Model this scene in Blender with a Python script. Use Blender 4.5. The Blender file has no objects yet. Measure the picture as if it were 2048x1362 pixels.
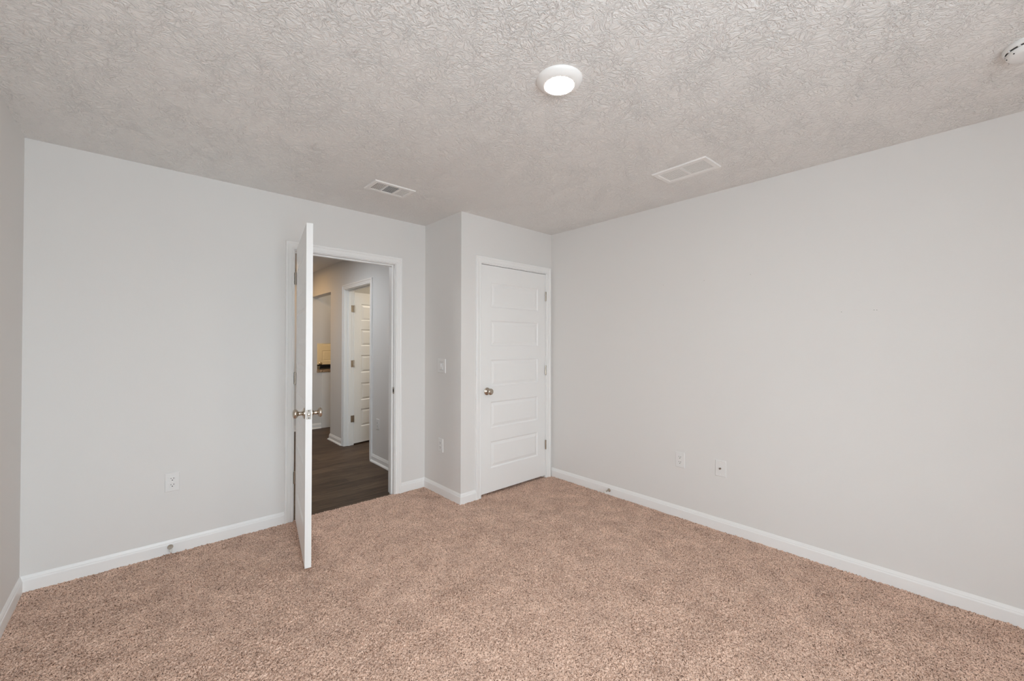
import bpy, bmesh, math
import numpy as np
from mathutils import Vector, Matrix

S = bpy.context.scene
COL = S.collection

# ------------------------------------------------------------------ camera
YAW, PITCH, ROLL = math.radians(42.2308), math.radians(0.4769), math.radians(0.0950)
cy, sy = math.cos(YAW), math.sin(YAW)
fwd = Vector((sy * math.cos(PITCH), cy * math.cos(PITCH), math.sin(PITCH)))
rgt = Vector((cy, -sy, 0.0))
upv = rgt.cross(fwd)
rr = rgt * math.cos(ROLL) + upv * math.sin(ROLL)
uu = -rgt * math.sin(ROLL) + upv * math.cos(ROLL)
cam_data = bpy.data.cameras.new('camera')
cam_data.sensor_fit = 'HORIZONTAL'
cam_data.sensor_width = 36.0
cam_data.lens = 14.353
cam_data.clip_start = 0.02
cam = bpy.data.objects.new('camera', cam_data)
COL.objects.link(cam)
M = Matrix.Identity(4)
for i in range(3):
    M[i][0], M[i][1], M[i][2] = rr[i], uu[i], -fwd[i]
M[0][3], M[1][3], M[2][3] = 0.4739, -3.3895, 1.3325
cam.matrix_world = M
S.camera = cam

# ------------------------------------------------------------------ exposure and daylight
S.view_settings.view_transform = 'Standard'
S.view_settings.look = 'None'
S.view_settings.gamma = 1.0
S.view_settings.use_curve_mapping = False
S.view_settings.exposure = 0.0
world = bpy.data.worlds.new('overcast_sky')
S.world = world
world.use_nodes = True
wn_t = world.node_tree
bg = wn_t.nodes['Background']
w_tc = wn_t.nodes.new('ShaderNodeTexCoord')
w_sep = wn_t.nodes.new('ShaderNodeSeparateXYZ')
w_mr = wn_t.nodes.new('ShaderNodeMapRange')
w_mr.inputs['From Min'].default_value, w_mr.inputs['From Max'].default_value = -0.05, 0.10
w_mix = wn_t.nodes.new('ShaderNodeMix')
w_mix.data_type = 'RGBA'
w_mix.inputs[6].default_value = (0.56, 0.645, 0.70, 1)      # ground below the horizon
w_mix.inputs[7].default_value = (0.785, 0.905, 0.985, 1)       # pale overcast sky
wn_t.links.new(w_tc.outputs['Generated'], w_sep.inputs[0])
wn_t.links.new(w_sep.outputs['Z'], w_mr.inputs['Value'])
wn_t.links.new(w_mr.outputs[0], w_mix.inputs['Factor'])
wn_t.links.new(w_mix.outputs[2], bg.inputs['Color'])
bg.inputs['Strength'].default_value = 20.8
S.cycles.max_bounces = 16
S.cycles.diffuse_bounces = 12
S.cycles.caustics_reflective = False
S.cycles.caustics_refractive = False
S.cycles.sample_clamp_indirect = 6.0

H = 2.44            # ceiling height
W = 3.561           # right wall
XC = 2.447          # closet side wall
D = 0.584           # closet depth into the room
REAR = -4.6
LENS_POWER = 110.0    # disc light
HF = -0.012         # hall floor height


def portal(name, loc, rot, sx, sz):
    ld = bpy.data.lights.new(name, 'AREA')
    ld.shape = 'RECTANGLE'
    ld.size, ld.size_y = sx, sz
    ld.cycles.is_portal = True
    lo = bpy.data.objects.new(name, ld)
    lo.location, lo.rotation_euler = loc, rot
    COL.objects.link(lo)


LAMPS = []          # where the added unseen lamps hang, for their fixtures


def lamp(name, loc, color, power, radius):
    ld = bpy.data.lights.new(name, 'AREA')
    ld.shape = 'DISK'
    ld.size = radius * 2
    ld.color, ld.energy = color, power
    lo = bpy.data.objects.new(name, ld)
    lo.location = (loc[0], loc[1], H - 0.032)
    COL.objects.link(lo)
    LAMPS.append((loc, name))


# unseen windows added for daylight behind the viewpoint: (wall, from, to, sill, head)
WINDOWS = [('rear', 0.06, 1.25, 0.55, 2.10)]
for i, (side, w0, w1, wz0, wz1) in enumerate(WINDOWS):
    if side == 'rear':
        portal('window_daylight', ((w0 + w1) / 2, REAR - 0.11, (wz0 + wz1) / 2), (math.radians(90), 0, 0), w1 - w0, wz1 - wz0)
    else:
        portal('window_daylight', (-1.81, (w0 + w1) / 2, (wz0 + wz1) / 2), (math.radians(90), 0, math.radians(-90)), w1 - w0, wz1 - wz0)
lamp('added_hall_lamp', (1.70, 3.00, 2.42), (1.0, 0.60, 0.24), 7, 0.09)  # unseen lamp added for the warm glow at the hallway's far end
lamp('hall_entry_fill', (1.40, 1.25, 2.42), (0.88, 0.94, 1.0), 17, 0.10)  # added cool fill, brightens the hallway wall past the entry door
lamp('added_bathroom_lamp', (3.6, 1.6, 2.40), (1.0, 0.86, 0.66), 12, 0.10)  # unseen lamp added to light the bathroom
lamp('nook_fill', (3.0, 3.0, 2.42), (1.0, 0.84, 0.64), 2, 0.08)  # added fill for the far wall behind the hallway opening
lamp('added_kitchen_lamp', (2.6, 5.2, 2.40), (1.0, 0.70, 0.36), 30, 0.10)  # unseen lamp added to light the door beyond the pass-through


# ------------------------------------------------------------------ materials
def nodes_of(m):
    m.use_nodes = True
    nt = m.node_tree
    return nt, nt.nodes['Principled BSDF']


def simple(name, col, rough=0.5, metal=0.0, bump=None, spec=0.5):
    m = bpy.data.materials.new(name)
    nt, b = nodes_of(m)
    b.inputs['Base Color'].default_value = (*col, 1)
    b.inputs['Roughness'].default_value = rough
    b.inputs['Metallic'].default_value = metal
    b.inputs['Specular IOR Level'].default_value = spec
    if bump:
        sc, st, dist = bump
        tc = nt.nodes.new('ShaderNodeTexCoord')
        n = nt.nodes.new('ShaderNodeTexNoise')
        n.inputs['Scale'].default_value = sc
        n.inputs['Detail'].default_value = 3
        bp = nt.nodes.new('ShaderNodeBump')
        bp.inputs['Strength'].default_value = st
        bp.inputs['Distance'].default_value = dist
        nt.links.new(tc.outputs['Object'], n.inputs['Vector'])
        nt.links.new(n.outputs['Fac'], bp.inputs['Height'])
        nt.links.new(bp.outputs['Normal'], b.inputs['Normal'])
    return m


def ramp(nt, stops):
    r = nt.nodes.new('ShaderNodeValToRGB')
    while len(r.color_ramp.elements) < len(stops):
        r.color_ramp.elements.new(0.5)
    for e, (p, c) in zip(r.color_ramp.elements, stops):
        e.position = p
        e.color = (*c, 1) if len(c) == 3 else c
    return r


M_WALL = simple('wall_paint', (0.760, 0.748, 0.732), 0.75, bump=(170, 0.10, 0.002), spec=0.3)
M_TRIM = simple('white_trim_paint', (0.865, 0.865, 0.858), 0.38)
M_DOOR = simple('white_door_paint', (0.865, 0.865, 0.858), 0.42, bump=(60, 0.02, 0.001))
M_PLATE = simple('white_plastic', (0.785, 0.78, 0.77), 0.35)
M_DARK = simple('dark_slot', (0.02, 0.02, 0.02), 0.6)
M_NICKEL = simple('satin_nickel', (0.52, 0.46, 0.39), 0.24, 1.0)
M_LATCH = simple('brushed_nickel_plate', (0.30, 0.27, 0.24), 0.45, 1.0)
M_DARKGAP = simple('grey_recess', (0.30, 0.295, 0.29), 0.6)
M_RUBBER = simple('white_rubber', (0.72, 0.71, 0.68), 0.6)
M_VENT = simple('white_enamel_metal', (0.86, 0.85, 0.835), 0.4)
M_DUCT = simple('duct_interior', (0.10, 0.09, 0.09), 0.6)
M_BLACK = simple('black_enamel', (0.012, 0.011, 0.011), 0.3)
M_SMOKE = simple('white_detector_plastic', (0.83, 0.835, 0.83), 0.35)
M_WARMDOOR = simple('cream_door_paint', (0.74, 0.72, 0.68), 0.42)
M_SUB = simple('subfloor', (0.30, 0.24, 0.18), 0.9)


def ceiling_material():
    m = bpy.data.materials.new('knockdown_ceiling')
    nt, b = nodes_of(m)
    b.inputs['Base Color'].default_value = (0.850, 0.838, 0.822, 1)
    b.inputs['Roughness'].default_value = 0.85
    b.inputs['Specular IOR Level'].default_value = 0.25
    tc = nt.nodes.new('ShaderNodeTexCoord')
    # trowelled ridges: warped, slightly stretched noise whose mid level is folded into thin raised lines
    wob = nt.nodes.new('ShaderNodeTexNoise')
    wob.inputs['Scale'].default_value = 9
    wob.inputs['Detail'].default_value = 2
    mixv = nt.nodes.new('ShaderNodeVectorMath')
    mixv.operation = 'MULTIPLY_ADD'
    mixv.inputs[1].default_value = (0.10, 0.10, 0.0)
    nt.links.new(tc.outputs['Object'], wob.inputs['Vector'])
    nt.links.new(wob.outputs['Color'], mixv.inputs[0])
    nt.links.new(tc.outputs['Object'], mixv.inputs[2])
    n1 = nt.nodes.new('ShaderNodeTexNoise')
    n1.inputs['Scale'].default_value = 66
    n1.inputs['Detail'].default_value = 3
    n1.inputs['Roughness'].default_value = 0.6
    n1.inputs['Distortion'].default_value = 0.9
    nt.links.new(mixv.outputs[0], n1.inputs['Vector'])
    r1 = ramp(nt, [(0.0, (0, 0, 0)), (0.41, (0.05, 0.05, 0.05)), (0.60, (0.95, 0.95, 0.95)), (0.75, (1, 1, 1))])
    nt.links.new(n1.outputs['Fac'], r1.inputs['Fac'])
    n2 = nt.nodes.new('ShaderNodeTexNoise')
    n2.inputs['Scale'].default_value = 110
    n2.inputs['Detail'].default_value = 3
    nt.links.new(tc.outputs['Object'], n2.inputs['Vector'])
    msk = nt.nodes.new('ShaderNodeTexNoise')
    msk.inputs['Scale'].default_value = 4.5
    msk.inputs['Detail'].default_value = 2
    nt.links.new(tc.outputs['Object'], msk.inputs['Vector'])
    rm = ramp(nt, [(0.35, (0.65, 0.65, 0.65)), (0.60, (1, 1, 1))])
    nt.links.new(msk.outputs['Fac'], rm.inputs['Fac'])
    mul = nt.nodes.new('ShaderNodeMath')
    mul.operation = 'MULTIPLY'
    nt.links.new(r1.outputs['Color'], mul.inputs[0])
    nt.links.new(rm.outputs['Color'], mul.inputs[1])
    add = nt.nodes.new('ShaderNodeMath')
    add.operation = 'MULTIPLY_ADD'
    nt.links.new(n2.outputs['Fac'], add.inputs[0])
    add.inputs[1].default_value = 0.22
    nt.links.new(mul.outputs[0], add.inputs[2])
    bp = nt.nodes.new('ShaderNodeBump')
    bp.inputs['Strength'].default_value = 1.0
    bp.inputs['Distance'].default_value = 0.0034
    nt.links.new(add.outputs[0], bp.inputs['Height'])
    nt.links.new(bp.outputs['Normal'], b.inputs['Normal'])
    return m


def carpet_material():
    m = bpy.data.materials.new('frieze_carpet')
    nt, b = nodes_of(m)
    b.inputs['Roughness'].default_value = 0.95
    b.inputs['Specular IOR Level'].default_value = 0.1
    b.inputs['Sheen Weight'].default_value = 0.15
    tc = nt.nodes.new('ShaderNodeTexCoord')
    # yarn colours: each tuft a cell with its own shade of the multi-tone yarn
    wob = nt.nodes.new('ShaderNodeTexNoise')
    wob.inputs['Scale'].default_value = 190
    mv = nt.nodes.new('ShaderNodeVectorMath')
    mv.operation = 'MULTIPLY_ADD'
    mv.inputs[1].default_value = (0.007, 0.007, 0.0)
    nt.links.new(tc.outputs['Object'], wob.inputs['Vector'])
    nt.links.new(wob.outputs['Color'], mv.inputs[0])
    nt.links.new(tc.outputs['Object'], mv.inputs[2])
    v = nt.nodes.new('ShaderNodeTexVoronoi')
    v.inputs['Scale'].default_value = 320
    nt.links.new(mv.outputs[0], v.inputs['Vector'])
    sep = nt.nodes.new('ShaderNodeSeparateColor')
    nt.links.new(v.outputs['Color'], sep.inputs['Color'])
    r = ramp(nt, [(0.0, (0.075, 0.040, 0.026)), (0.14, (0.250, 0.145, 0.098)), (0.29, (0.590, 0.388, 0.290)),
                  (0.58, (0.760, 0.522, 0.402)), (1.0, (0.890, 0.675, 0.555))])
    nt.links.new(sep.outputs['Red'], r.inputs['Fac'])
    big = nt.nodes.new('ShaderNodeTexNoise')  # random light and dark patches: shading of leaning pile put into the colour
    big.inputs['Scale'].default_value = 8
    big.inputs['Detail'].default_value = 4
    nt.links.new(tc.outputs['Object'], big.inputs['Vector'])
    rb = ramp(nt, [(0.32, (0.82, 0.805, 0.80)), (0.68, (1.06, 1.06, 1.06))])
    nt.links.new(big.outputs['Fac'], rb.inputs['Fac'])
    mx = nt.nodes.new('ShaderNodeMix')
    mx.data_type = 'RGBA'
    mx.blend_type = 'MULTIPLY'
    mx.inputs['Factor'].default_value = 1.0
    nt.links.new(r.outputs['Color'], mx.inputs[6])
    nt.links.new(rb.outputs['Color'], mx.inputs[7])
    nt.links.new(mx.outputs[2], b.inputs['Base Color'])
    return m


def wood_floor_material():
    m = bpy.data.materials.new('dark_plank_vinyl')
    nt, b = nodes_of(m)
    b.inputs['Roughness'].default_value = 0.48
    b.inputs['Specular IOR Level'].default_value = 0.3
    tc = nt.nodes.new('ShaderNodeTexCoord')
    br = nt.nodes.new('ShaderNodeTexBrick')
    br.offset = 0.37
    br.inputs['Color1'].default_value = (0.2, 0.2, 0.2, 1)
    br.inputs['Color2'].default_value = (0.9, 0.9, 0.9, 1)
    br.inputs['Mortar'].default_value = (0.0, 0.0, 0.0, 1)
    br.inputs['Scale'].default_value = 1.0
    br.inputs['Mortar Size'].default_value = 0.0012
    br.inputs['Brick Width'].default_value = 1.22
    br.inputs['Row Height'].default_value = 0.155
    nt.links.new(tc.outputs['Object'], br.inputs['Vector'])
    mp = nt.nodes.new('ShaderNodeMapping')
    mp.inputs['Scale'].default_value = (2.2, 26, 1)
    nt.links.new(tc.outputs['Object'], mp.inputs['Vector'])
    n = nt.nodes.new('ShaderNodeTexNoise')
    n.inputs['Scale'].default_value = 1.6
    n.inputs['Detail'].default_value = 8
    n.inputs['Roughness'].default_value = 0.65
    n.inputs['Distortion'].default_value = 0.7
    nt.links.new(mp.outputs[0], n.inputs['Vector'])
    sm = nt.nodes.new('ShaderNodeMath')
    sm.operation = 'MULTIPLY_ADD'
    nt.links.new(br.outputs['Color'], sm.inputs[0])
    sm.inputs[1].default_value = 0.22
    nt.links.new(n.outputs['Fac'], sm.inputs[2])
    r = ramp(nt, [(0.32, (0.012, 0.006, 0.003)), (0.54, (0.052, 0.030, 0.017)), (0.78, (0.130, 0.084, 0.052))])
    nt.links.new(sm.outputs[0], r.inputs['Fac'])
    nt.links.new(r.outputs['Color'], b.inputs['Base Color'])
    bp = nt.nodes.new('ShaderNodeBump')
    bp.inputs['Strength'].default_value = 0.25
    bp.inputs['Distance'].default_value = 0.002
    nt.links.new(sm.outputs[0], bp.inputs['Height'])
    nt.links.new(bp.outputs['Normal'], b.inputs['Normal'])
    return m


def granite_material():
    m = bpy.data.materials.new('speckled_granite')
    nt, b = nodes_of(m)
    b.inputs['Roughness'].default_value = 0.25
    tc = nt.nodes.new('ShaderNodeTexCoord')
    v = nt.nodes.new('ShaderNodeTexVoronoi')
    v.inputs['Scale'].default_value = 130
    nt.links.new(tc.outputs['Object'], v.inputs['Vector'])
    sep = nt.nodes.new('ShaderNodeSeparateColor')
    nt.links.new(v.outputs['Color'], sep.inputs['Color'])
    r = ramp(nt, [(0.0, (0.06, 0.035, 0.02)), (0.3, (0.34, 0.22, 0.13)), (1.0, (0.58, 0.43, 0.29))])
    nt.links.new(sep.outputs['Green'], r.inputs['Fac'])
    nt.links.new(r.outputs['Color'], b.inputs['Base Color'])
    return m


def lens_material():
    m = bpy.data.materials.new('lit_lens')
    nt, b = nodes_of(m)
    b.inputs['Base Color'].default_value = (0.9, 0.88, 0.84, 1)
    b.inputs['Roughness'].default_value = 0.4
    b.inputs['Emission Color'].default_value = (1.0, 0.90, 0.76, 1)
    b.inputs['Emission Strength'].default_value = LENS_POWER
    return m


def glass_material():
    m = bpy.data.materials.new('window_glass')
    m.use_nodes = True
    nt = m.node_tree
    nt.nodes.clear()
    out = nt.nodes.new('ShaderNodeOutputMaterial')
    t = nt.nodes.new('ShaderNodeBsdfTransparent')
    g = nt.nodes.new('ShaderNodeBsdfGlossy')
    g.inputs['Roughness'].default_value = 0.02
    mx = nt.nodes.new('ShaderNodeMixShader')
    mx.inputs['Fac'].default_value = 0.06
    nt.links.new(t.outputs[0], mx.inputs[1])
    nt.links.new(g.outputs[0], mx.inputs[2])
    nt.links.new(mx.outputs[0], out.inputs['Surface'])
    return m


M_CEIL = ceiling_material()
M_CARPET = carpet_material()
M_WOOD = wood_floor_material()
M_GRANITE = granite_material()
M_LENS = lens_material()
M_GLASS = glass_material()


# ------------------------------------------------------------------ object helpers
def tag(o, label=None, cat=None, group=None, kind=None):
    if label: o['label'] = label
    if cat: o['category'] = cat
    if group: o['group'] = group
    if kind: o['kind'] = kind
    return o


def obj(name, bm, mat, parent=None, smooth=False, loc=None):
    me = bpy.data.meshes.new(name)
    bmesh.ops.recalc_face_normals(bm, faces=bm.faces)
    bm.to_mesh(me)
    bm.free()
    me.materials.append(mat)
    if smooth:
        me.polygons.foreach_set('use_smooth', [True] * len(me.polygons))
        me.set_sharp_from_angle(angle=math.radians(38))
    o = bpy.data.objects.new(name, me)
    COL.objects.link(o)
    if parent: o.parent = parent
    if loc is not None: o.location = loc
    return o


def empty(name, loc, rz=0.0, label=None, cat=None, group=None, kind=None):
    o = bpy.data.objects.new(name, None)
    o.empty_display_size = 0.05
    o.location = loc
    o.rotation_euler = (0, 0, rz)
    COL.objects.link(o)
    return tag(o, label, cat, group, kind)


def add_box(bm, x0, x1, y0, y1, z0, z1, bev=0.0):
    r = bmesh.ops.create_cube(bm, size=1.0)
    vs = r['verts']
    for v in vs:
        v.co = Vector((x0 if v.co.x < 0 else x1, y0 if v.co.y < 0 else y1, z0 if v.co.z < 0 else z1))
    if bev > 0:
        es = list({e for v in vs for e in v.link_edges})
        bmesh.ops.bevel(bm, geom=es, offset=bev, segments=2, affect='EDGES', profile=0.6)
    return bm


def box(x0, x1, y0, y1, z0, z1, bev=0.0):
    return add_box(bmesh.new(), x0, x1, y0, y1, z0, z1, bev)


def add_lathe(bm, prof, seg=32, mat=None):
    """prof: (radius, height along +z); MAT places the axis."""
    mat = mat or Matrix.Identity(4)
    rings = []
    for r, h in prof:
        if r < 1e-6:
            rings.append([bm.verts.new(mat @ Vector((0, 0, h)))])
        else:
            rings.append([bm.verts.new(mat @ Vector((r * math.cos(2 * math.pi * k / seg), r * math.sin(2 * math.pi * k / seg), h)))
                          for k in range(seg)])
    for a, b in zip(rings, rings[1:]):
        for k in range(seg):
            j = (k + 1) % seg
            if len(a) == 1 and len(b) == 1: continue
            if len(a) == 1: bm.faces.new((a[0], b[j], b[k]))
            elif len(b) == 1: bm.faces.new((a[k], a[j], b[0]))
            else: bm.faces.new((a[k], a[j], b[j], b[k]))
    return bm


def lathe(prof, seg=32, mat=None):
    return add_lathe(bmesh.new(), prof, seg, mat)


def wall(name, mat, axis, p0, p1, a0, a1, z0, z1, openings=(), label=None):
    """A wall slab between p0 and p1 along its normal AXIS ('x' or 'y'), from a0 to a1 along its length, with rectangular openings."""
    A = sorted({a0, a1} | {v for o in openings for v in o[:2] if a0 < v < a1})
    Z = sorted({z0, z1} | {v for o in openings for v in o[2:] if z0 < v < z1})
    bm = bmesh.new()
    cache = {}
    def V(a, p, z):
        k = (round(a, 5), round(p, 5), round(z, 5))
        if k not in cache:
            cache[k] = bm.verts.new((p, a, z) if axis == 'x' else (a, p, z))
        return cache[k]
    def solid(i, j):
        if not (0 <= i < len(A) - 1 and 0 <= j < len(Z) - 1): return False
        ca, cz = (A[i] + A[i + 1]) / 2, (Z[j] + Z[j + 1]) / 2
        return not any(o[0] < ca < o[1] and o[2] < cz < o[3] for o in openings)
    for i in range(len(A) - 1):
        for j in range(len(Z) - 1):
            if not solid(i, j): continue
            l, r, b, t = A[i], A[i + 1], Z[j], Z[j + 1]
            for p in (p0, p1):
                bm.faces.new((V(l, p, b), V(r, p, b), V(r, p, t), V(l, p, t)))
            if not solid(i - 1, j): bm.faces.new((V(l, p0, b), V(l, p1, b), V(l, p1, t), V(l, p0, t)))
            if not solid(i + 1, j): bm.faces.new((V(r, p0, b), V(r, p1, b), V(r, p1, t), V(r, p0, t)))
            if not solid(i, j - 1): bm.faces.new((V(l, p0, b), V(l, p1, b), V(r, p1, b), V(r, p0, b)))
            if not solid(i, j + 1): bm.faces.new((V(l, p0, t), V(l, p1, t), V(r, p1, t), V(r, p0, t)))
    return tag(obj(name, bm, mat), label, 'wall', kind='structure')


# ------------------------------------------------------------------ room shell
EJ0, EJ1, EJT = 1.330, 2.141, 2.038      # entry jamb faces and head
CJ0, CJ1, CJT = 2.661, 3.475, 2.033      # closet jamb
HJ0, HJ1, HJT = 1.235, 2.045, 2.033      # hall doorway jamb (along y)
JT = 0.018                               # jamb board thickness

wall('wall_left', M_WALL, 'x', -0.12, 0.0, REAR - 0.12, 0.0, -0.15, H, label='short plain strip of pale grey wall meeting the entry wall at the corner')
wall('wall_back', M_WALL, 'y', 0.0, 0.115, -1.7, XC, -0.15, H, [(EJ0 - JT, EJ1 + JT, -0.2, EJT + JT)],
     label='pale grey wall holding the open entry door and the low outlet')
wall('wall_closet_side', M_WALL, 'x', XC, XC + 0.115, -D + 0.115, 0.1, -0.15, H, label='narrow pale grey closet side wall with the light switch')
wall('wall_closet_front', M_WALL, 'y', -D, -D + 0.115, XC, W, -0.15, H, [(CJ0 - JT, CJ1 + JT, -0.2, CJT + JT)],
     label='narrow pale grey wall around the closed closet door')
wall('wall_right', M_WALL, 'x', W, W + 0.12, REAR - 0.12, 0.9, -0.15, H, label='long bare pale grey wall with two small plates low on it')
wall('wall_rear', M_WALL, 'y', REAR - 0.12, REAR, 0.0, W, -0.15, H, [w[1:] for w in WINDOWS if w[0] == 'rear'],
     label='pale grey wall with the added window, behind the viewpoint')
wall('wall_hall', M_WALL, 'x', XC, XC + 0.115, 0.1, 3.48, -0.15, H,
     [(HJ0 - JT, HJ1 + JT, -0.2, HJT + JT), (2.585, 3.481, -0.2, 2.062)], label='hallway wall with the bathroom doorway, seen through the entry door')
PT = (2.537, 3.30, 0.875, 1.335)         # pass-through opening in the far wall
wall('wall_hall_far', M_WALL, 'y', 3.48, 3.595, -1.7, 4.9, -0.15, H, [PT], label='far hallway wall with a low pass-through opening')
wall('wall_hall_end', M_WALL, 'x', -1.82, -1.7, 0.0, 3.595, -0.15, H, [w[1:] for w in WINDOWS if w[0] == 'hall'], label='end wall of the hallway, hidden behind the entry door')
wall('wall_closet_inner', M_WALL, 'y', 0.78, 0.9, XC + 0.115, 4.9, -0.15, H, label='wall between closet and bathroom')
wall('wall_bathroom_far', M_WALL, 'y', 2.47, 2.585, XC + 0.115, 4.9, -0.15, H, label='bathroom wall behind the ajar door')
wall('wall_bathroom_end', M_WALL, 'x', 4.78, 4.9, 0.9, 3.48, -0.15, H, label='end wall of the bathroom')
wall('wall_kitchen_left', M_WALL, 'x', 1.5, 1.62, 3.595, 6.4, -0.15, H, label='side wall of the room beyond the pass-through')
wall('wall_kitchen_right', M_WALL, 'x', 4.78, 4.9, 3.595, 6.4, -0.15, H, label='other side wall of the room beyond the pass-through')
wall('wall_kitchen_far', M_WALL, 'y', 6.4, 6.52, 1.5, 4.9, -0.15, H, label='far wall of the room beyond the pass-through')

tag(obj('ceiling', box(-1.9, 5.0, REAR - 0.2, 6.6, H, H + 0.12), M_CEIL), 'off-white ceiling with a trowelled knockdown texture', 'ceiling', kind='structure')
tag(obj('floor', box(-1.8, 4.9, 0.012, 6.52, -0.15, HF), M_WOOD), 'dark brown wood plank floor in the hallway', 'floor', kind='structure')
tag(obj('floor', box(-0.12, W + 0.12, REAR - 0.12, 0.012, -0.15, -0.03), M_SUB), 'subfloor hidden under the beige carpet', 'floor', kind='structure')


# ------------------------------------------------------------------ carpet: real pile relief
def carpet():
    step = 0.0036
    x0, x1, y0, y1 = 0.0, W, REAR, 0.016
    nx, ny = int(round((x1 - x0) / step)) + 1, int(round((y1 - y0) / step)) + 1
    X, Y = np.meshgrid(np.linspace(x0, x1, nx), np.linspace(y0, y1, ny))
    rng = np.random.default_rng(7)
    a = rng.standard_normal((ny, nx)).astype(np.float32)
    b = (a + np.roll(a, 1, 0) + np.roll(a, 1, 1) + np.roll(np.roll(a, 1, 0), 1, 1)) / 2.0
    n = 0.55 * a + 0.65 * b
    def blur(k):
        c = rng.standard_normal((ny // k + 3, nx // k + 3))
        yi, xi = np.arange(ny) / k, np.arange(nx) / k
        j, i = yi.astype(int), xi.astype(int)
        fy, fx = (yi - j)[:, None], (xi - i)[None, :]
        fy, fx = fy * fy * (3 - 2 * fy), fx * fx * (3 - 2 * fx)
        return (c[j][:, i] * (1 - fy) * (1 - fx) + c[j][:, i + 1] * (1 - fy) * fx + c[j + 1][:, i] * fy * (1 - fx) + c[j + 1][:, i + 1] * fy * fx)
    low = 0.6 * blur(12) + 0.5 * blur(38) + 0.5 * blur(96)
    amp = 0.0021 * (1 + 0.25 * blur(60))
    Zh = n * amp + 0.0012 * low - 0.002
    Zh = np.clip(Zh, -0.016, 0.008)
    jx, jy = rng.uniform(-0.0013, 0.0013, X.shape), rng.uniform(-0.0013, 0.0013, X.shape)
    X, Y = X + jx, Y + jy
    keep_v = ~((X > XC + 0.02) & (Y > -D + 0.09)) & ~((Y > 0.0) & ((X < EJ0) | (X > EJ1)))
    idx = np.arange(nx * ny).reshape(ny, nx)
    q = np.stack([idx[:-1, :-1], idx[:-1, 1:], idx[1:, 1:], idx[1:, :-1]], -1).reshape(-1, 4)
    q = q[keep_v.reshape(-1)[q].all(1)]
    used = np.unique(q)
    remap = np.zeros(nx * ny, dtype=np.int64)
    remap[used] = np.arange(len(used))
    q = remap[q]
    co = np.stack([X, Y, Zh], -1).reshape(-1, 3)[used].astype(np.float32)
    me = bpy.data.meshes.new('carpet')
    me.vertices.add(len(co))
    me.vertices.foreach_set('co', co.ravel())
    me.loops.add(q.size)
    me.loops.foreach_set('vertex_index', q.ravel().astype(np.int32))
    me.polygons.add(len(q))
    me.polygons.foreach_set('loop_start', np.arange(0, q.size, 4, dtype=np.int32))
    me.update(calc_edges=True)
    me.materials.append(M_CARPET)
    o = bpy.data.objects.new('carpet', me)
    COL.objects.link(o)
    return tag(o, 'speckled beige and brown shaggy carpet covering the bedroom floor', 'carpet', kind='stuff')


carpet()


# ------------------------------------------------------------------ baseboards
BASE = [(-0.02, 0.0), (-0.02, 0.0125), (0.056, 0.0125), (0.060, 0.0118), (0.064, 0.0092), (0.069, 0.0088), (0.075, 0.0062), (0.081, 0.0040),
        (0.084, 0.0025), (0.084, 0.0)]


def strip(bm, prof, p0, p1, n, m0, m1, z):
    """Sweeps PROF (height, depth) from p0 to p1; m0, m1: -1 inside mitre, +1 outside mitre, 0 square."""
    p0, p1, n = Vector(p0), Vector(p1), Vector(n)
    d = (p1 - p0).normalized()
    A, B = [], []
    for h, v in prof:
        a = p0 + n * v - d * (m0 * v)
        b = p1 + n * v + d * (m1 * v)
        A.append(bm.verts.new((a.x, a.y, z + h)))
        B.append(bm.verts.new((b.x, b.y, z + h)))
    k = len(prof)
    for i in range(k):
        j = (i + 1) % k
        bm.faces.new((A[i], A[j], B[j], B[i]))
    bm.faces.new(A)
    bm.faces.new(B[::-1])


SHOE = [(0.0, 0.012), (0.0, 0.030), (0.006, 0.0295), (0.012, 0.027), (0.016, 0.022), (0.019, 0.016), (0.019, 0.012)]


def baseboard(name, p0, p1, n, m0, m1, label, z=0.0, shoe=False):
    bm = bmesh.new()
    strip(bm, BASE, p0, p1, n, m0, m1, z)
    o = tag(obj(name, bm, M_TRIM), label, 'baseboard', kind='structure')
    if shoe:
        b2 = bmesh.new()
        strip(b2, SHOE, p0, p1, n, m0, m1, z)
        obj('shoe_molding', b2, M_TRIM, o, smooth=True)
    return o


CW = 0.058                                # casing width
baseboard('baseboard_left', (0, REAR), (0, 0), (1, 0), -1, -1, 'white baseboard on the short side wall by the corner')
baseboard('baseboard_back', (0, 0), (EJ0 - 0.005 - CW, 0), (0, -1), -1, 0, 'white baseboard between the room corner and the open door')
baseboard('baseboard_back', (EJ1 + 0.005 + CW, 0), (XC, 0), (0, -1), 0, -1, 'short white baseboard between the entry door frame and the closet')
baseboard('baseboard_closet_side', (XC, 0), (XC, -D), (-1, 0), -1, 1, 'white baseboard under the light switch on the closet side')
baseboard('baseboard_closet_front', (XC, -D), (CJ0 - 0.005 - CW, -D), (0, -1), 1, 0, 'short white baseboard beside the closet door frame')
baseboard('baseboard_right', (W, -D), (W, REAR), (-1, 0), -1, -1, 'long white baseboard along the bare wall')
baseboard('baseboard_rear', (W, REAR), (0, REAR), (0, 1), -1, -1, 'white baseboard under the added window')
baseboard('baseboard_hall', (XC, HJ0 - 0.005 - CW), (XC, 0.115), (-1, 0), 0, -1, 'white hallway baseboard under the hallway outlet', HF, True)
baseboard('baseboard_hall', (XC, 2.585), (XC, HJ1 + 0.005 + CW), (-1, 0), 1, 0, 'short white hallway baseboard past the bathroom doorway', HF, True)
baseboard('baseboard_hall_far', (-1.7, 3.48), (2.60, 3.48), (0, -1), -1, 0, 'white baseboard on the far hallway wall', HF, True)
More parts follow.
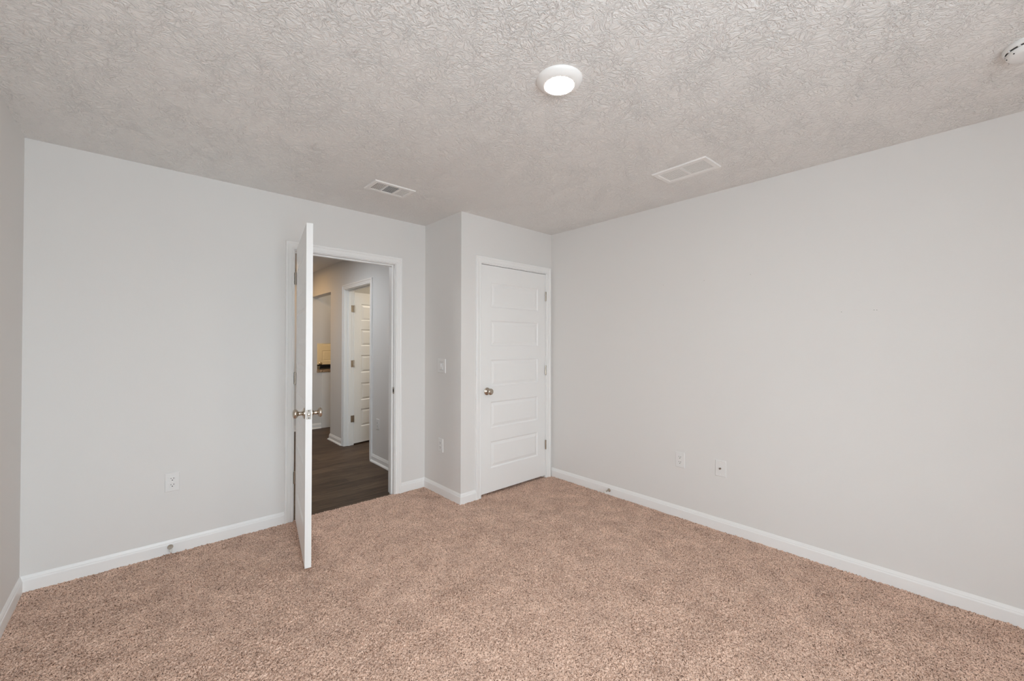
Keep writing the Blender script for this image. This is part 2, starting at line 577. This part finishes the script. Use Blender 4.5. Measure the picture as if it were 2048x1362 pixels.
baseboard('baseboard_hall_near', (-1.7, 0.115), (EJ0 - 0.005 - CW, 0.115), (0, 1), -1, 0, 'white hallway baseboard behind the entry wall', HF, True)

# ------------------------------------------------------------------ door frames: jamb, stop and casing
CASING = [(0.0, 0.0), (0.0, 0.0085), (0.002, 0.0110), (0.009, 0.0115), (0.0115, 0.0075), (0.014, 0.0075), (0.0165, 0.0105), (0.036, 0.0130),
          (0.039, 0.0130), (0.042, 0.0165), (0.047, 0.0185), (0.054, 0.0185), (0.058, 0.0160), (0.058, 0.0)]


def casing(bm, a0, a1, zt, zb, place):
    """Mitred casing round an opening; PLACE(a, v, z) turns along-wall, off-wall and height into a point."""
    rows = []
    for u, v in CASING:
        rows.append([bm.verts.new(place(a, v, z)) for a, z in ((a0 - u, zb), (a0 - u, zt + u), (a1 + u, zt + u), (a1 + u, zb))])
    k = len(rows)
    for i in range(k):
        j = (i + 1) % k
        for s in range(3):
            bm.faces.new((rows[i][s], rows[i][s + 1], rows[j][s + 1], rows[j][s]))
    bm.faces.new([r[0] for r in rows])
    bm.faces.new([r[3] for r in rows][::-1])


def door_frame(name, label, a0, a1, zt, zb, axis, p_room, p_far, stop0, sides):
    """Jamb lining from p_room to p_far; the door closes against a stop that begins stop0 in from p_room."""
    s = 1 if p_far > p_room else -1
    def pt(a, p, z): return Vector((p, a, z)) if axis == 'x' else Vector((a, p, z))
    def bx(bm, aa0, aa1, pp0, pp1, z0, z1):
        A, B = pt(aa0, pp0, z0), pt(aa1, pp1, z1)
        add_box(bm, min(A.x, B.x), max(A.x, B.x), min(A.y, B.y), max(A.y, B.y), z0, z1)
    bm = bmesh.new()
    bx(bm, a0 - JT, a0, p_room, p_far, zb, zt + JT)
    bx(bm, a1, a1 + JT, p_room, p_far, zb, zt + JT)
    bx(bm, a0, a1, p_room, p_far, zt, zt + JT)
    fr = tag(obj(name, bm, M_TRIM), label, 'door frame', kind='structure')
    bm = bmesh.new()
    q0, q1 = p_room + s * stop0, p_room + s * (stop0 + 0.032)
    bx(bm, a0, a0 + 0.011, q0, q1, zb, zt)
    bx(bm, a1 - 0.011, a1, q0, q1, zb, zt)
    bx(bm, a0 + 0.011, a1 - 0.011, q0, q1, zt - 0.011, zt)
    obj('door_stop_strip', bm, M_TRIM, fr)
    for sd in sides:
        p, dirn = (p_room, -s) if sd == 'room' else (p_far, s)
        bm = bmesh.new()
        casing(bm, a0 - 0.005, a1 + 0.005, zt + 0.005, zb, lambda a, v, z: pt(a, p + dirn * v, z))
        obj('casing', bm, M_TRIM, fr)
    return fr


f1 = door_frame('trim_1', 'white moulded frame around the open entry doorway', EJ0, EJ1, EJT, -0.02, 'y', 0.0, 0.115, 0.037, ('room', 'far'))
f2 = door_frame('trim_2', 'white moulded frame around the closed closet door', CJ0, CJ1, CJT, -0.02, 'y', -D, -D + 0.115, 0.037, ('room',))
f3 = door_frame('trim_3', 'white moulded frame of the bathroom doorway in the hallway', HJ0, HJ1, HJT, HF - 0.01, 'x', XC + 0.115, XC, 0.037, ('far', 'room'))

# strike plate on the entry jamb
bm = box(EJ1 - 0.0016, EJ1 + 0.001, 0.004, 0.034, 0.915 - 0.029, 0.915 + 0.029, 0.0006)
sp = tag(obj('strike_plate', bm, M_NICKEL, f1), 'metal strike plate on the jamb')
obj('latch_hole', box(EJ1 - 0.0022, EJ1 - 0.0014, 0.012, 0.027, 0.903, 0.927), M_DARK, sp)


# ------------------------------------------------------------------ doors
def panel_face(bm, w, h, panels, yo, out):
    """One face of a door in the xz plane at y = yo, with raised panels; OUT is the sign of the outward y."""
    xs = sorted({0.0, w} | {p[0] for p in panels} | {p[1] for p in panels})
    zs = sorted({0.0, h} | {p[2] for p in panels} | {p[3] for p in panels})
    cache = {}
    def V(x, z):
        k = (round(x, 5), round(z, 5))
        if k not in cache: cache[k] = bm.verts.new((x, yo, z))
        return cache[k]
    for i in range(len(xs) - 1):
        for j in range(len(zs) - 1):
            cx, cz = (xs[i] + xs[i + 1]) / 2, (zs[j] + zs[j + 1]) / 2
            if any(p[0] < cx < p[1] and p[2] < cz < p[3] for p in panels): continue
            bm.faces.new((V(xs[i], zs[j]), V(xs[i + 1], zs[j]), V(xs[i + 1], zs[j + 1]), V(xs[i], zs[j + 1])))
    steps = [(0.0, 0.0), (0.003, 0.0035), (0.008, 0.0075), (0.013, 0.0085), (0.034, 0.0028), (0.037, 0.0018), (0.040, 0.0018)]
    for x0, x1, z0, z1 in panels:
        prev = None
        for ins, dep in steps:
            pts = [(x0 + ins, z0 + ins), (x1 - ins, z0 + ins), (x1 - ins, z1 - ins), (x0 + ins, z1 - ins)]
            ring = [V(*p) for p in pts] if ins == 0 else [bm.verts.new((x, yo - out * dep, z)) for x, z in pts]
            if prev:
                for k in range(4):
                    j = (k + 1) % 4
                    bm.faces.new((prev[k], prev[j], ring[j], ring[k]))
            prev = ring
        bm.faces.new(prev)
    return [V(0, 0), V(w, 0), V(w, h), V(0, h)]


def door_leaf(w, h, t=0.035):
    """Five-panel leaf: x 0..w from the hinge edge, y 0..t, z 0..h."""
    s = 0.106
    tops = [(0.212, 0.446), (0.566, 0.798), (0.936, 1.171), (1.295, 1.520), (1.638, 1.858)]
    k = h / 2.010
    panels = [(s, w - s, a * k, b * k) for a, b in tops]
    bm = bmesh.new()
    panel_face(bm, w, h, panels, 0.0, -1)
    panel_face(bm, w, h, panels, t, 1)
    bm.verts.ensure_lookup_table()
    bmesh.ops.remove_doubles(bm, verts=bm.verts, dist=1e-6)
    # close the four edges between the two faces (they share the same outline vertices)
    def outline(y):
        return [v for v in bm.verts if abs(v.co.y - y) < 1e-6]
    def edge_run(y, key, val, srt):
        return sorted([v for v in outline(y) if abs(getattr(v.co, key) - val) < 1e-6], key=lambda v: getattr(v.co, srt))
    for key, val, srt in (('x', 0.0, 'z'), ('x', w, 'z'), ('z', 0.0, 'x'), ('z', h, 'x')):
        a, b = edge_run(0.0, key, val, srt), edge_run(t, key, val, srt)
        for i in range(len(a) - 1):
            bm.faces.new((a[i], a[i + 1], b[i + 1], b[i]))
    return bm


KNOB = [(0.0, 0.0), (0.0, 0.002), (0.0105, 0.002), (0.0105, 0.018), (0.0125, 0.024), (0.0120, 0.030), (0.0150, 0.034), (0.0215, 0.038), (0.0265, 0.044),
        (0.0285, 0.050), (0.0270, 0.056), (0.0215, 0.0610), (0.0120, 0.0635), (0.0, 0.0645)]
ROSE = [(0.0, 0.0), (0.0330, 0.0), (0.0330, 0.004), (0.0310, 0.0065), (0.0240, 0.0095), (0.0170, 0.0125), (0.0135, 0.0160), (0.0, 0.0160)]


def knob(parent, x, y, z, sign):
    """Round door knob whose axis points along sign*y in the leaf's frame."""
    m = Matrix.Translation((x, y, z)) @ Matrix.Rotation(math.radians(-90 * sign), 4, 'X')
    k = tag(obj('door_knob', lathe(KNOB, 40, m), M_NICKEL, parent, smooth=True), 'satin nickel door knob')
    obj('rosette', lathe(ROSE, 40, m), M_NICKEL, k, smooth=True)
    return k


def latch(parent, w, z, t=0.035):
    bm = bmesh.new()
    add_box(bm, w - 0.001, w + 0.0012, t / 2 - 0.0125, t / 2 + 0.0125, z - 0.028, z + 0.028, 0.0005)
    pl = tag(obj('latch_plate', bm, M_LATCH, parent), 'nickel latch plate on the door edge')
    m = Matrix.Translation((w, t / 2, z)) @ Matrix.Rotation(math.radians(90), 4, 'Y')
    obj('latch_bolt', lathe([(0, 0), (0.0085, 0), (0.0085, 0.003), (0.0060, 0.009), (0, 0.010)], 20, m), M_NICKEL, pl, smooth=True)
    for dz in (-0.021, 0.021):
        m2 = Matrix.Translation((w + 0.0011, t / 2, z + dz)) @ Matrix.Rotation(math.radians(90), 4, 'Y')
        obj('screw', lathe([(0, 0), (0.0035, 0), (0.0030, 0.0006), (0, 0.0008)], 12, m2), M_DARK, pl)


def hinge(parent, z, pin, leaf_a, leaf_b):
    """Butt hinge: knuckle barrel at PIN, two leaves (a box each: x0,x1,y0,y1) in the parent's frame."""
    bm = lathe([(0, -0.044), (0.0078, -0.044), (0.0078, 0.044), (0, 0.044)], 16, Matrix.Translation((*pin, z)))
    hg = tag(obj('hinge', bm, M_NICKEL, parent, smooth=True), 'satin nickel butt hinge')
    for b in (leaf_a, leaf_b):
        if b: obj('hinge_leaf', box(*b, z - 0.044, z + 0.044), M_NICKEL, hg)
    for s in (-1, 1):
        obj('hinge_tip', lathe([(0, 0), (0.0060, 0), (0.0050, 0.003 * s), (0, 0.004 * s)], 12, Matrix.Translation((*pin, z + 0.044 * s))), M_NICKEL, hg)
    return hg


# entry door, swung about 100 degrees into the room; the leaf's own frame has its origin at the hinge pin
ANG = math.radians(-100.8)
DW = 0.805
d1 = obj('door_1', door_leaf(DW, 2.028), M_DOOR)
for v in d1.data.vertices: v.co += Vector((0.004, 0.006, 0.0))
d1.location, d1.rotation_euler = (1.3345, -0.006, 0.016), (0, 0, ANG)
tag(d1, 'white five-panel entry door swung open into the carpeted room', 'door', kind='structure')
knob(d1, DW + 0.004 - 0.060, 0.006, 0.899, -1)
knob(d1, DW + 0.004 - 0.060, 0.041, 0.899, 1)
latch(d1, DW + 0.004, 0.899)
bpy.data.objects['latch_plate'].location = (0, 0.006, 0)
ia = -ANG
for z in (1.808, 1.053, 0.306):
    hg = hinge(d1, z, (0.0, 0.0), (0.0022, 0.0040, 0.003, 0.036), None)
    # the leaf screwed to the jamb keeps the frame's direction
    jl = obj('hinge_leaf', box(-0.0045, -0.0027, 0.006, 0.040, z - 0.044, z + 0.044), M_NICKEL, hg)
    jl.rotation_euler = (0, 0, ia)

# closet door, closed flush with the casing; hinged on the side of the long bare wall (leaf x runs from the knob edge to the hinge edge)
w2 = CJ1 - CJ0 - 0.006
d2 = obj('door_2', door_leaf(w2, 2.005), M_DOOR)
d2.location = (CJ0 + 0.003, -D + 0.001, 0.022)
tag(d2, 'closed white five-panel closet door with nickel knob', 'door', kind='structure')
knob(d2, 0.062, 0.0, 0.893, -1)
for z in (1.786, 1.048, 0.305):
    hinge(d2, z, (w2 + 0.0015, -0.005), (w2 - 0.0005, w2 + 0.0006, -0.002, 0.030), (w2 + 0.0020, w2 + 0.0030, -0.002, 0.030))

# bathroom door, hinged on the far jamb and swung open past square into the bathroom
w3 = 0.800
d3 = obj('door_3', door_leaf(w3, 2.010), M_DOOR)
for v in d3.data.vertices: v.co += Vector((0.004, 0.004, 0.0))
d3.location, d3.rotation_euler = (XC + 0.115 + 0.006, HJ1 - 0.004, HF + 0.018), (0, 0, math.radians(13))
tag(d3, 'white five-panel bathroom door standing open in the hallway', 'door', kind='structure')
knob(d3, w3 - 0.056, 0.004, 0.905, -1)
for z in (1.79, 1.06, 0.33):
    hinge(d3, z, (0.0, 0.0), (0.0025, 0.0040, 0.004, 0.036), None)
    jl = obj('hinge_leaf', box(-0.040, -0.004, 0.0010, 0.0030, z - 0.044, z + 0.044), M_NICKEL, bpy.data.objects['door_3'].children[-1])
    jl.rotation_euler = (0, 0, math.radians(-13))

# door seen beyond the pass-through
d4 = obj('door_4', door_leaf(0.76, 2.02), M_WARMDOOR)
d4.location, d4.rotation_euler = (3.40, 6.34, HF + 0.01), (0, 0, 0)
tag(d4, 'cream panelled door seen through the low pass-through opening', 'door', kind='structure')
knob(d4, 0.066, 0.0, 0.885, -1)

# ------------------------------------------------------------------ pass-through ledge and what stands on it
tag(obj('granite_ledge', box(PT[0] - 0.004, PT[1], 3.462, 3.80, 0.873, 0.915, 0.004), M_GRANITE), 'speckled brown granite ledge in the pass-through opening', 'countertop')
bm = bmesh.new()
add_box(bm, 2.60, 3.10, 3.56, 3.78, 0.915, 0.925, 0.003)
add_box(bm, 2.60, 3.10, 3.76, 3.78, 0.925, 0.985, 0.003)
add_box(bm, 2.60, 2.615, 3.56, 3.76, 0.925, 0.965, 0.003)
add_box(bm, 3.085, 3.10, 3.56, 3.76, 0.925, 0.965, 0.003)
tag(obj('serving_tray', bm, M_BLACK), 'low black tray on the granite ledge', 'tray')
tag(obj('trim_4', box(2.610, 3.30, 3.468, 3.479, HF, 0.872), M_TRIM), 'white panel below the granite ledge', 'panel', kind='structure')


# ------------------------------------------------------------------ wall plates
def facing(loc, n):
    """Matrix whose local +y points out of the wall along n, +x along the wall, +z up."""
    ny = Vector((n[0], n[1], 0)).normalized()
    xx = ny.cross(Vector((0, 0, 1)))
    m = Matrix.Identity(4)
    for i in range(3):
        m[i][0], m[i][1], m[i][2] = xx[i], ny[i], (0, 0, 1)[i]
        m[i][3] = loc[i]
    return m


def plate_mesh(w, h, t=0.0055):
    bm = bmesh.new()
    rings = []
    for ins, y in ((0.0, 0.0), (0.0, 0.002), (0.0015, 0.004), (0.004, t), (0.006, t)):
        rings.append([bm.verts.new((x, y, z)) for x, z in ((-w / 2 + ins, -h / 2 + ins), (w / 2 - ins, -h / 2 + ins), (w / 2 - ins, h / 2 - ins), (-w / 2 + ins, h / 2 - ins))])
    for a, b in zip(rings, rings[1:]):
        for k in range(4):
            bm.faces.new((a[k], a[(k + 1) % 4], b[(k + 1) % 4], b[k]))
    bm.faces.new(rings[-1])
    bm.faces.new(rings[0][::-1])
    return bm


def rot_y(x, y, z):
    return Matrix.Translation((x, y, z)) @ Matrix.Rotation(math.radians(-90), 4, 'X')


def outlet(loc, n, label):
    root = empty('wall_outlet', (0, 0, 0), 0, label, 'outlet', 'wall outlets')
    root.matrix_world = facing(loc, n)
    obj('cover_plate', plate_mesh(0.074, 0.118), M_PLATE, root)
    for dz in (0.0195, -0.0195):
        bm = bmesh.new()
        add_box(bm, -0.0165, 0.0165, 0.004, 0.0075, dz - 0.0140, dz + 0.0140, 0.0012)
        rc = obj('receptacle', bm, M_PLATE, root)
        obj('slot', box(-0.0080, -0.0055, 0.0070, 0.0078, dz + 0.0005, dz + 0.0090), M_DARK, rc)
        obj('slot', box(0.0055, 0.0080, 0.0070, 0.0078, dz + 0.0015, dz + 0.0085), M_DARK, rc)
        obj('ground_hole', lathe([(0, 0), (0.0030, 0), (0.0030, 0.0008), (0, 0.0008)], 14, rot_y(0, 0.0071, dz - 0.0065)), M_DARK, rc)
    obj('screw', lathe([(0, 0), (0.0032, 0), (0.0025, 0.001), (0, 0.0012)], 14, rot_y(0, 0.0054, 0)), M_VENT, root)
    return root


outlet((0.626, 0.0, 0.449), (0, -1), 'white outlet low on the entry wall beside the open door')
outlet((XC, -0.281, 0.435), (-1, 0), 'white outlet below the light switch on the closet side wall')
outlet((W, -1.924, 0.441), (-1, 0), 'white outlet on the long bare wall, beside the cable plate')
outlet((XC, 1.02, 0.428), (-1, 0), 'white outlet in the hallway, seen through the open doorway')

# cable plate
root = empty('cable_plate', (0, 0, 0), 0, 'white cable jack plate on the long bare wall with one dark connector', 'cable plate')
root.matrix_world = facing((W, -2.221, 0.441), (-1, 0))
obj('cover_plate', plate_mesh(0.074, 0.116), M_PLATE, root)
cx = obj('coax_jack', lathe([(0, 0), (0.0065, 0), (0.0065, 0.003), (0.0048, 0.003), (0.0048, 0.013), (0.0036, 0.013), (0.0036, 0.008), (0, 0.008)], 24, rot_y(0, 0.0055, 0)), M_NICKEL, root, smooth=True)
obj('jack_center', lathe([(0, 0), (0.0034, 0), (0.0034, 0.0122), (0, 0.0122)], 16, rot_y(0, 0.0055, 0)), M_DARK, cx)
for dz in (-0.042, 0.042):
    obj('screw', lathe([(0, 0), (0.0032, 0), (0.0025, 0.001), (0, 0.0012)], 14, rot_y(0, 0.0053, dz)), M_VENT, root)

# light switch
root = empty('light_switch', (0, 0, 0), 0, 'white rocker light switch on the closet side wall', 'light switch')
root.matrix_world = facing((XC, -0.294, 1.137), (-1, 0))
obj('cover_plate', plate_mesh(0.124, 0.124, 0.0065), M_PLATE, root)
bm = bmesh.new()
vs = [bm.verts.new(c) for c in ((-0.029, 0.006, -0.034), (0.029, 0.006, -0.034), (0.029, 0.006, 0.034), (-0.029, 0.006, 0.034),
                                (-0.0280, 0.0135, -0.033), (0.0280, 0.0135, -0.033), (0.0280, 0.0080, 0.033), (-0.0280, 0.0080, 0.033))]
for f in ((0, 1, 2, 3), (4, 5, 6, 7), (0, 1, 5, 4), (1, 2, 6, 5), (2, 3, 7, 6), (3, 0, 4, 7)):
    bm.faces.new([vs[k] for k in f])
obj('rocker', bm, M_PLATE, root)
obj('slider_bar', box(-0.004, 0.004, 0.009, 0.0155, -0.012, 0.020, 0.001), M_PLATE, root)
obj('rocker_gap', box(-0.0310, 0.0310, 0.0060, 0.0068, -0.0360, 0.0360), M_DARKGAP, root)


# ------------------------------------------------------------------ ceiling fixtures
def bottom(loc, rz=0.0):
    return Matrix.Translation(loc) @ Matrix.Rotation(rz, 4, 'Z') @ Matrix.Rotation(math.pi, 4, 'X')


# local frame of everything on the ceiling: +z points down into the room
lt = empty('ceiling_light', (0, 0, 0), 0, 'lit round disc light on the textured ceiling', 'ceiling light')
lt.matrix_world = bottom((1.766, -2.259, H))
obj('trim_ring', lathe([(0.0, 0.0), (0.0965, 0.0), (0.0960, 0.004), (0.0930, 0.0085), (0.0860, 0.0150), (0.0760, 0.0210), (0.0680, 0.0240), (0.0635, 0.0248), (0.0610, 0.0236), (0.0, 0.0236)], 64),
    M_VENT, lt, smooth=True)
obj('lens', lathe([(0.0605, 0.0235), (0.0600, 0.0250), (0.0560, 0.0258), (0.0400, 0.0268), (0.0200, 0.0274), (0.0, 0.0276)], 48), M_LENS, lt, smooth=True)


# unseen disc fittings added for the lamps of the hallway and beyond
M_LENS_HALL = simple('frosted_lit_lens', (0.85, 0.83, 0.78), 0.5)
M_LENS_HALL.node_tree.nodes['Principled BSDF'].inputs['Emission Color'].default_value = (1.0, 0.86, 0.66, 1)
M_LENS_HALL.node_tree.nodes['Principled BSDF'].inputs['Emission Strength'].default_value = 4.0
WHERE = {'added_hall_lamp': 'warm disc light at the far end of the hallway', 'hall_entry_fill': 'disc light brightening the hallway near the entry door',
         'added_bathroom_lamp': 'disc light in the bathroom', 'nook_fill': 'disc light brightening the nook before the pass-through',
         'added_kitchen_lamp': 'disc light in the room beyond the pass-through'}
for loc, nm in LAMPS:
    r = lt.copy()
    COL.objects.link(r)
    r.matrix_world = bottom((loc[0], loc[1], H))
    r['label'] = 'added unseen round white ' + WHERE[nm]
    for ch in list(lt.children):
        c = ch.copy()
        COL.objects.link(c)
        c.parent = r
        if ch.name.startswith('lens'):
            c.data = ch.data.copy()
            c.data.materials[0] = M_LENS_HALL


def vent_frame(lx, ly, ix, iy, h):
    """Stamped frame: outer lx*ly, opening ix*iy, standing h proud of the ceiling."""
    bm = bmesh.new()
    rings = []
    for (a, b, z) in ((lx, ly, 0.0), (lx, ly, 0.002), (lx - 0.008, ly - 0.008, h), (ix + 0.010, iy + 0.010, h), (ix, iy, h - 0.003), (ix, iy, 0.0)):
        rings.append([bm.verts.new((sx * a / 2, sy_ * b / 2, z)) for sx, sy_ in ((-1, -1), (1, -1), (1, 1), (-1, 1))])
    for a, b in zip(rings, rings[1:]):
        for k in range(4):
            bm.faces.new((a[k], a[(k + 1) % 4], b[(k + 1) % 4], b[k]))
    return bm


def slat_bm(bm, cx, cy_, length, width, axis, tilt, z):
    """Thin tilted blade centred at (cx, cy), long along AXIS."""
    m = Matrix.Translation((cx, cy_, z)) @ Matrix.Rotation(0 if axis == 'x' else math.pi / 2, 4, 'Z') @ Matrix.Rotation(tilt, 4, 'X')
    r = bmesh.ops.create_cube(bm, size=1.0)
    for v in r['verts']:
        v.co = m @ Vector((v.co.x * length, v.co.y * width, v.co.z * 0.0010))


# supply register (three-way): banks at both ends blow sideways, the middle bank forward
sv = empty('supply_vent', (0, 0, 0), 0, 'small white ceiling vent with dark open louvers near the entry door', 'vent')
sv.matrix_world = bottom((1.787, -0.641, H))
VL, VW = 0.305, 0.196
obj('frame', vent_frame(VL, VW, 0.238, 0.128, 0.007), M_VENT, sv)
obj('duct_box', box(-0.119, 0.119, -0.064, 0.064, 0.0002, 0.0010), M_DUCT, sv)
for s in (-1, 1):
    obj('divider', box(s * 0.047 - 0.005, s * 0.047 + 0.005, -0.064, 0.064, 0.001, 0.0068), M_VENT, sv)
for s in (-1, 1):
    for k in range(6):
        bm = bmesh.new()
        slat_bm(bm, s * (0.059 + 0.0105 * k), 0, 0.128, 0.0085, 'y', math.radians(14 if s < 0 else 3), 0.0040)
        obj('louver', bm, M_VENT, sv)
for k in range(11):
    bm = bmesh.new()
    slat_bm(bm, 0, -0.056 + 0.0112 * k, 0.084, 0.0085, 'x', math.radians(19), 0.0040)
    obj('louver', bm, M_VENT, sv)
obj('lever', box(0.121, 0.126, -0.035, -0.028, 0.006, 0.014, 0.001), M_VENT, sv)
for s in (-1, 1):
    obj('screw', lathe([(0, 0.006), (0.004, 0.006), (0.003, 0.0078), (0, 0.008)], 12, Matrix.Translation((s * 0.136, 0, 0))), M_VENT, sv)

# return grille
rg = empty('return_grille', (0, 0, 0), 0, 'larger white ceiling grille with fine louvers near the bare wall', 'vent')
rg.matrix_world = bottom((3.035, -2.212, H), math.radians(-2.0))
RX, RY = 0.216, 0.352
obj('frame', vent_frame(RX, RY, 0.148, 0.288, 0.008), M_VENT, rg)
obj('duct_box', box(-0.074, 0.074, -0.144, 0.144, 0.0002, 0.0010), M_DUCT, rg)
obj('divider', box(-0.074, 0.074, -0.006, 0.006, 0.001, 0.0072), M_VENT, rg)
for s in (-1, 1):
    for k in range(10):
        bm = bmesh.new()
        slat_bm(bm, -0.0652 + 0.0145 * k, s * 0.075, 0.138, 0.0140, 'y', math.radians(6), 0.0042)
        obj('louver', bm, M_VENT, rg)
for s in (-1, 1):
    obj('screw', lathe([(0, 0.007), (0.0045, 0.007), (0.0035, 0.0092), (0, 0.0095)], 12, Matrix.Translation((0, s * 0.160, 0))), M_VENT, rg)

# smoke detector
sd = empty('smoke_detector', (0, 0, 0), 0, 'white smoke detector on the ceiling, cut by the picture edge', 'smoke detector')
sd.matrix_world = bottom((2.886, -3.568, H), 0)
obj('mounting_base', lathe([(0, 0), (0.0700, 0), (0.0715, 0.003), (0.0715, 0.014), (0.0690, 0.018), (0.0, 0.018)], 64), M_SMOKE, sd, smooth=True)
obj('dome', lathe([(0.0, 0.020), (0.0600, 0.020), (0.0630, 0.024), (0.0615, 0.032), (0.0575, 0.039), (0.0490, 0.0425), (0.0300, 0.0445), (0.0, 0.045)], 64), M_SMOKE, sd, smooth=True)
bm = bmesh.new()
add_lathe(bm, [(0.0, 0.0179), (0.0640, 0.0179), (0.0640, 0.0202), (0.0, 0.0202)], 64)
obj('vent_gap', bm, M_DARK, sd)
for k in range(12):
    a = 2 * math.pi * k / 12
    bm = bmesh.new()
    add_box(bm, 0.0605, 0.0675, -0.0035, 0.0035, 0.0175, 0.0215, 0.0005)
    o = obj('gap_rib', bm, M_SMOKE, sd)
    o.rotation_euler = (0, 0, a)
for k in range(10):
    a = 2 * math.pi * k / 10 + 0.2
    bm = bmesh.new()
    add_lathe(bm, [(0, 0), (0.0022, 0), (0.0022, 0.0015), (0, 0.0015)], 10, Matrix.Rotation(a, 4, 'Z') @ Matrix.Translation((0.0592, 0, 0.0358)) @ Matrix.Rotation(math.radians(65), 4, 'Y'))
    obj('sounder_hole', bm, M_DARK, sd)


# ------------------------------------------------------------------ door stops on the baseboards
def door_stop(loc, n, label):
    root = empty('door_stop', (0, 0, 0), 0, label, 'door stop', 'baseboard door stops')
    root.matrix_world = facing(loc, n)
    m = rot_y(0, 0, 0)
    obj('base_cone', lathe([(0, 0), (0.0150, 0), (0.0150, 0.003), (0.0125, 0.006), (0.0085, 0.014), (0.0058, 0.024), (0.0048, 0.036), (0, 0.036)], 28, m), M_NICKEL, root, smooth=True)
    obj('rod', lathe([(0, 0.034), (0.0045, 0.034), (0.0042, 0.060), (0, 0.060)], 20, m), M_NICKEL, root, smooth=True)
    obj('bumper_tip', lathe([(0, 0.058), (0.0068, 0.058), (0.0075, 0.063), (0.0072, 0.072), (0.0050, 0.076), (0, 0.077)], 24, m), M_RUBBER, root, smooth=True)


door_stop((0.618, -0.0125, 0.043), (0, -1), 'small metal door stop on the baseboard under the entry wall outlet')
door_stop((W - 0.0125, -1.285, 0.040), (-1, 0), 'small metal door stop on the baseboard of the long bare wall')

# nail holes left in the long wall
wr = bpy.data.objects['wall_right']
for y, z in ((-1.789, 1.805), (-2.107, 1.805), (-2.419, 1.811), (-2.909, 1.526), (-3.055, 1.529), (-3.067, 1.528)):
    m = Matrix.Translation((W - 0.0003, y, z)) @ Matrix.Rotation(math.radians(-90), 4, 'Y')
    obj('nail_hole', lathe([(0, 0), (0.0016, 0), (0.0012, 0.0003), (0, 0.0003)], 10, m), M_DARK, wr)

# ------------------------------------------------------------------ unseen windows added behind the viewpoint
def window(name, side, w0, w1, z0, z1, label):
    """White sash window set in the thickness of its wall."""
    def bx(bm, a0, a1, d0, d1, b0, b1):          # d: depth outwards from the wall's room face
        if side == 'rear': add_box(bm, a0, a1, REAR - d1, REAR - d0, b0, b1)
        else: add_box(bm, -1.7 - d1, -1.7 - d0, a0, a1, b0, b1)
    t, zm = 0.045, (z0 + z1) / 2
    bm = bmesh.new()
    bx(bm, w0, w0 + t, 0.04, 0.10, z0, z1)
    bx(bm, w1 - t, w1, 0.04, 0.10, z0, z1)
    bx(bm, w0 + t, w1 - t, 0.04, 0.10, z0, z0 + t)
    bx(bm, w0 + t, w1 - t, 0.04, 0.10, z1 - t, z1)
    bx(bm, w0 + t, w1 - t, 0.05, 0.09, zm - 0.02, zm + 0.02)
    wn = tag(obj(name, bm, M_TRIM), label, 'window', kind='structure')
    for b0, b1 in ((z0 + t, zm - 0.02), (zm + 0.02, z1 - t)):
        bm = bmesh.new()
        bx(bm, w0 + t, w1 - t, 0.067, 0.073, b0, b1)
        obj('pane', bm, M_GLASS, wn)
    bm = bmesh.new()
    bx(bm, w0 - 0.03, w1 + 0.03, -0.03, 0.04, z0 - 0.02, z0)
    obj('sill', bm, M_TRIM, wn)


for i, w in enumerate(WINDOWS):
    window('window_%d' % (i + 1), *w, 'unseen white sash window added behind the viewpoint for daylight' if w[0] == 'rear' else 'white sash window at the hidden end of the hallway')
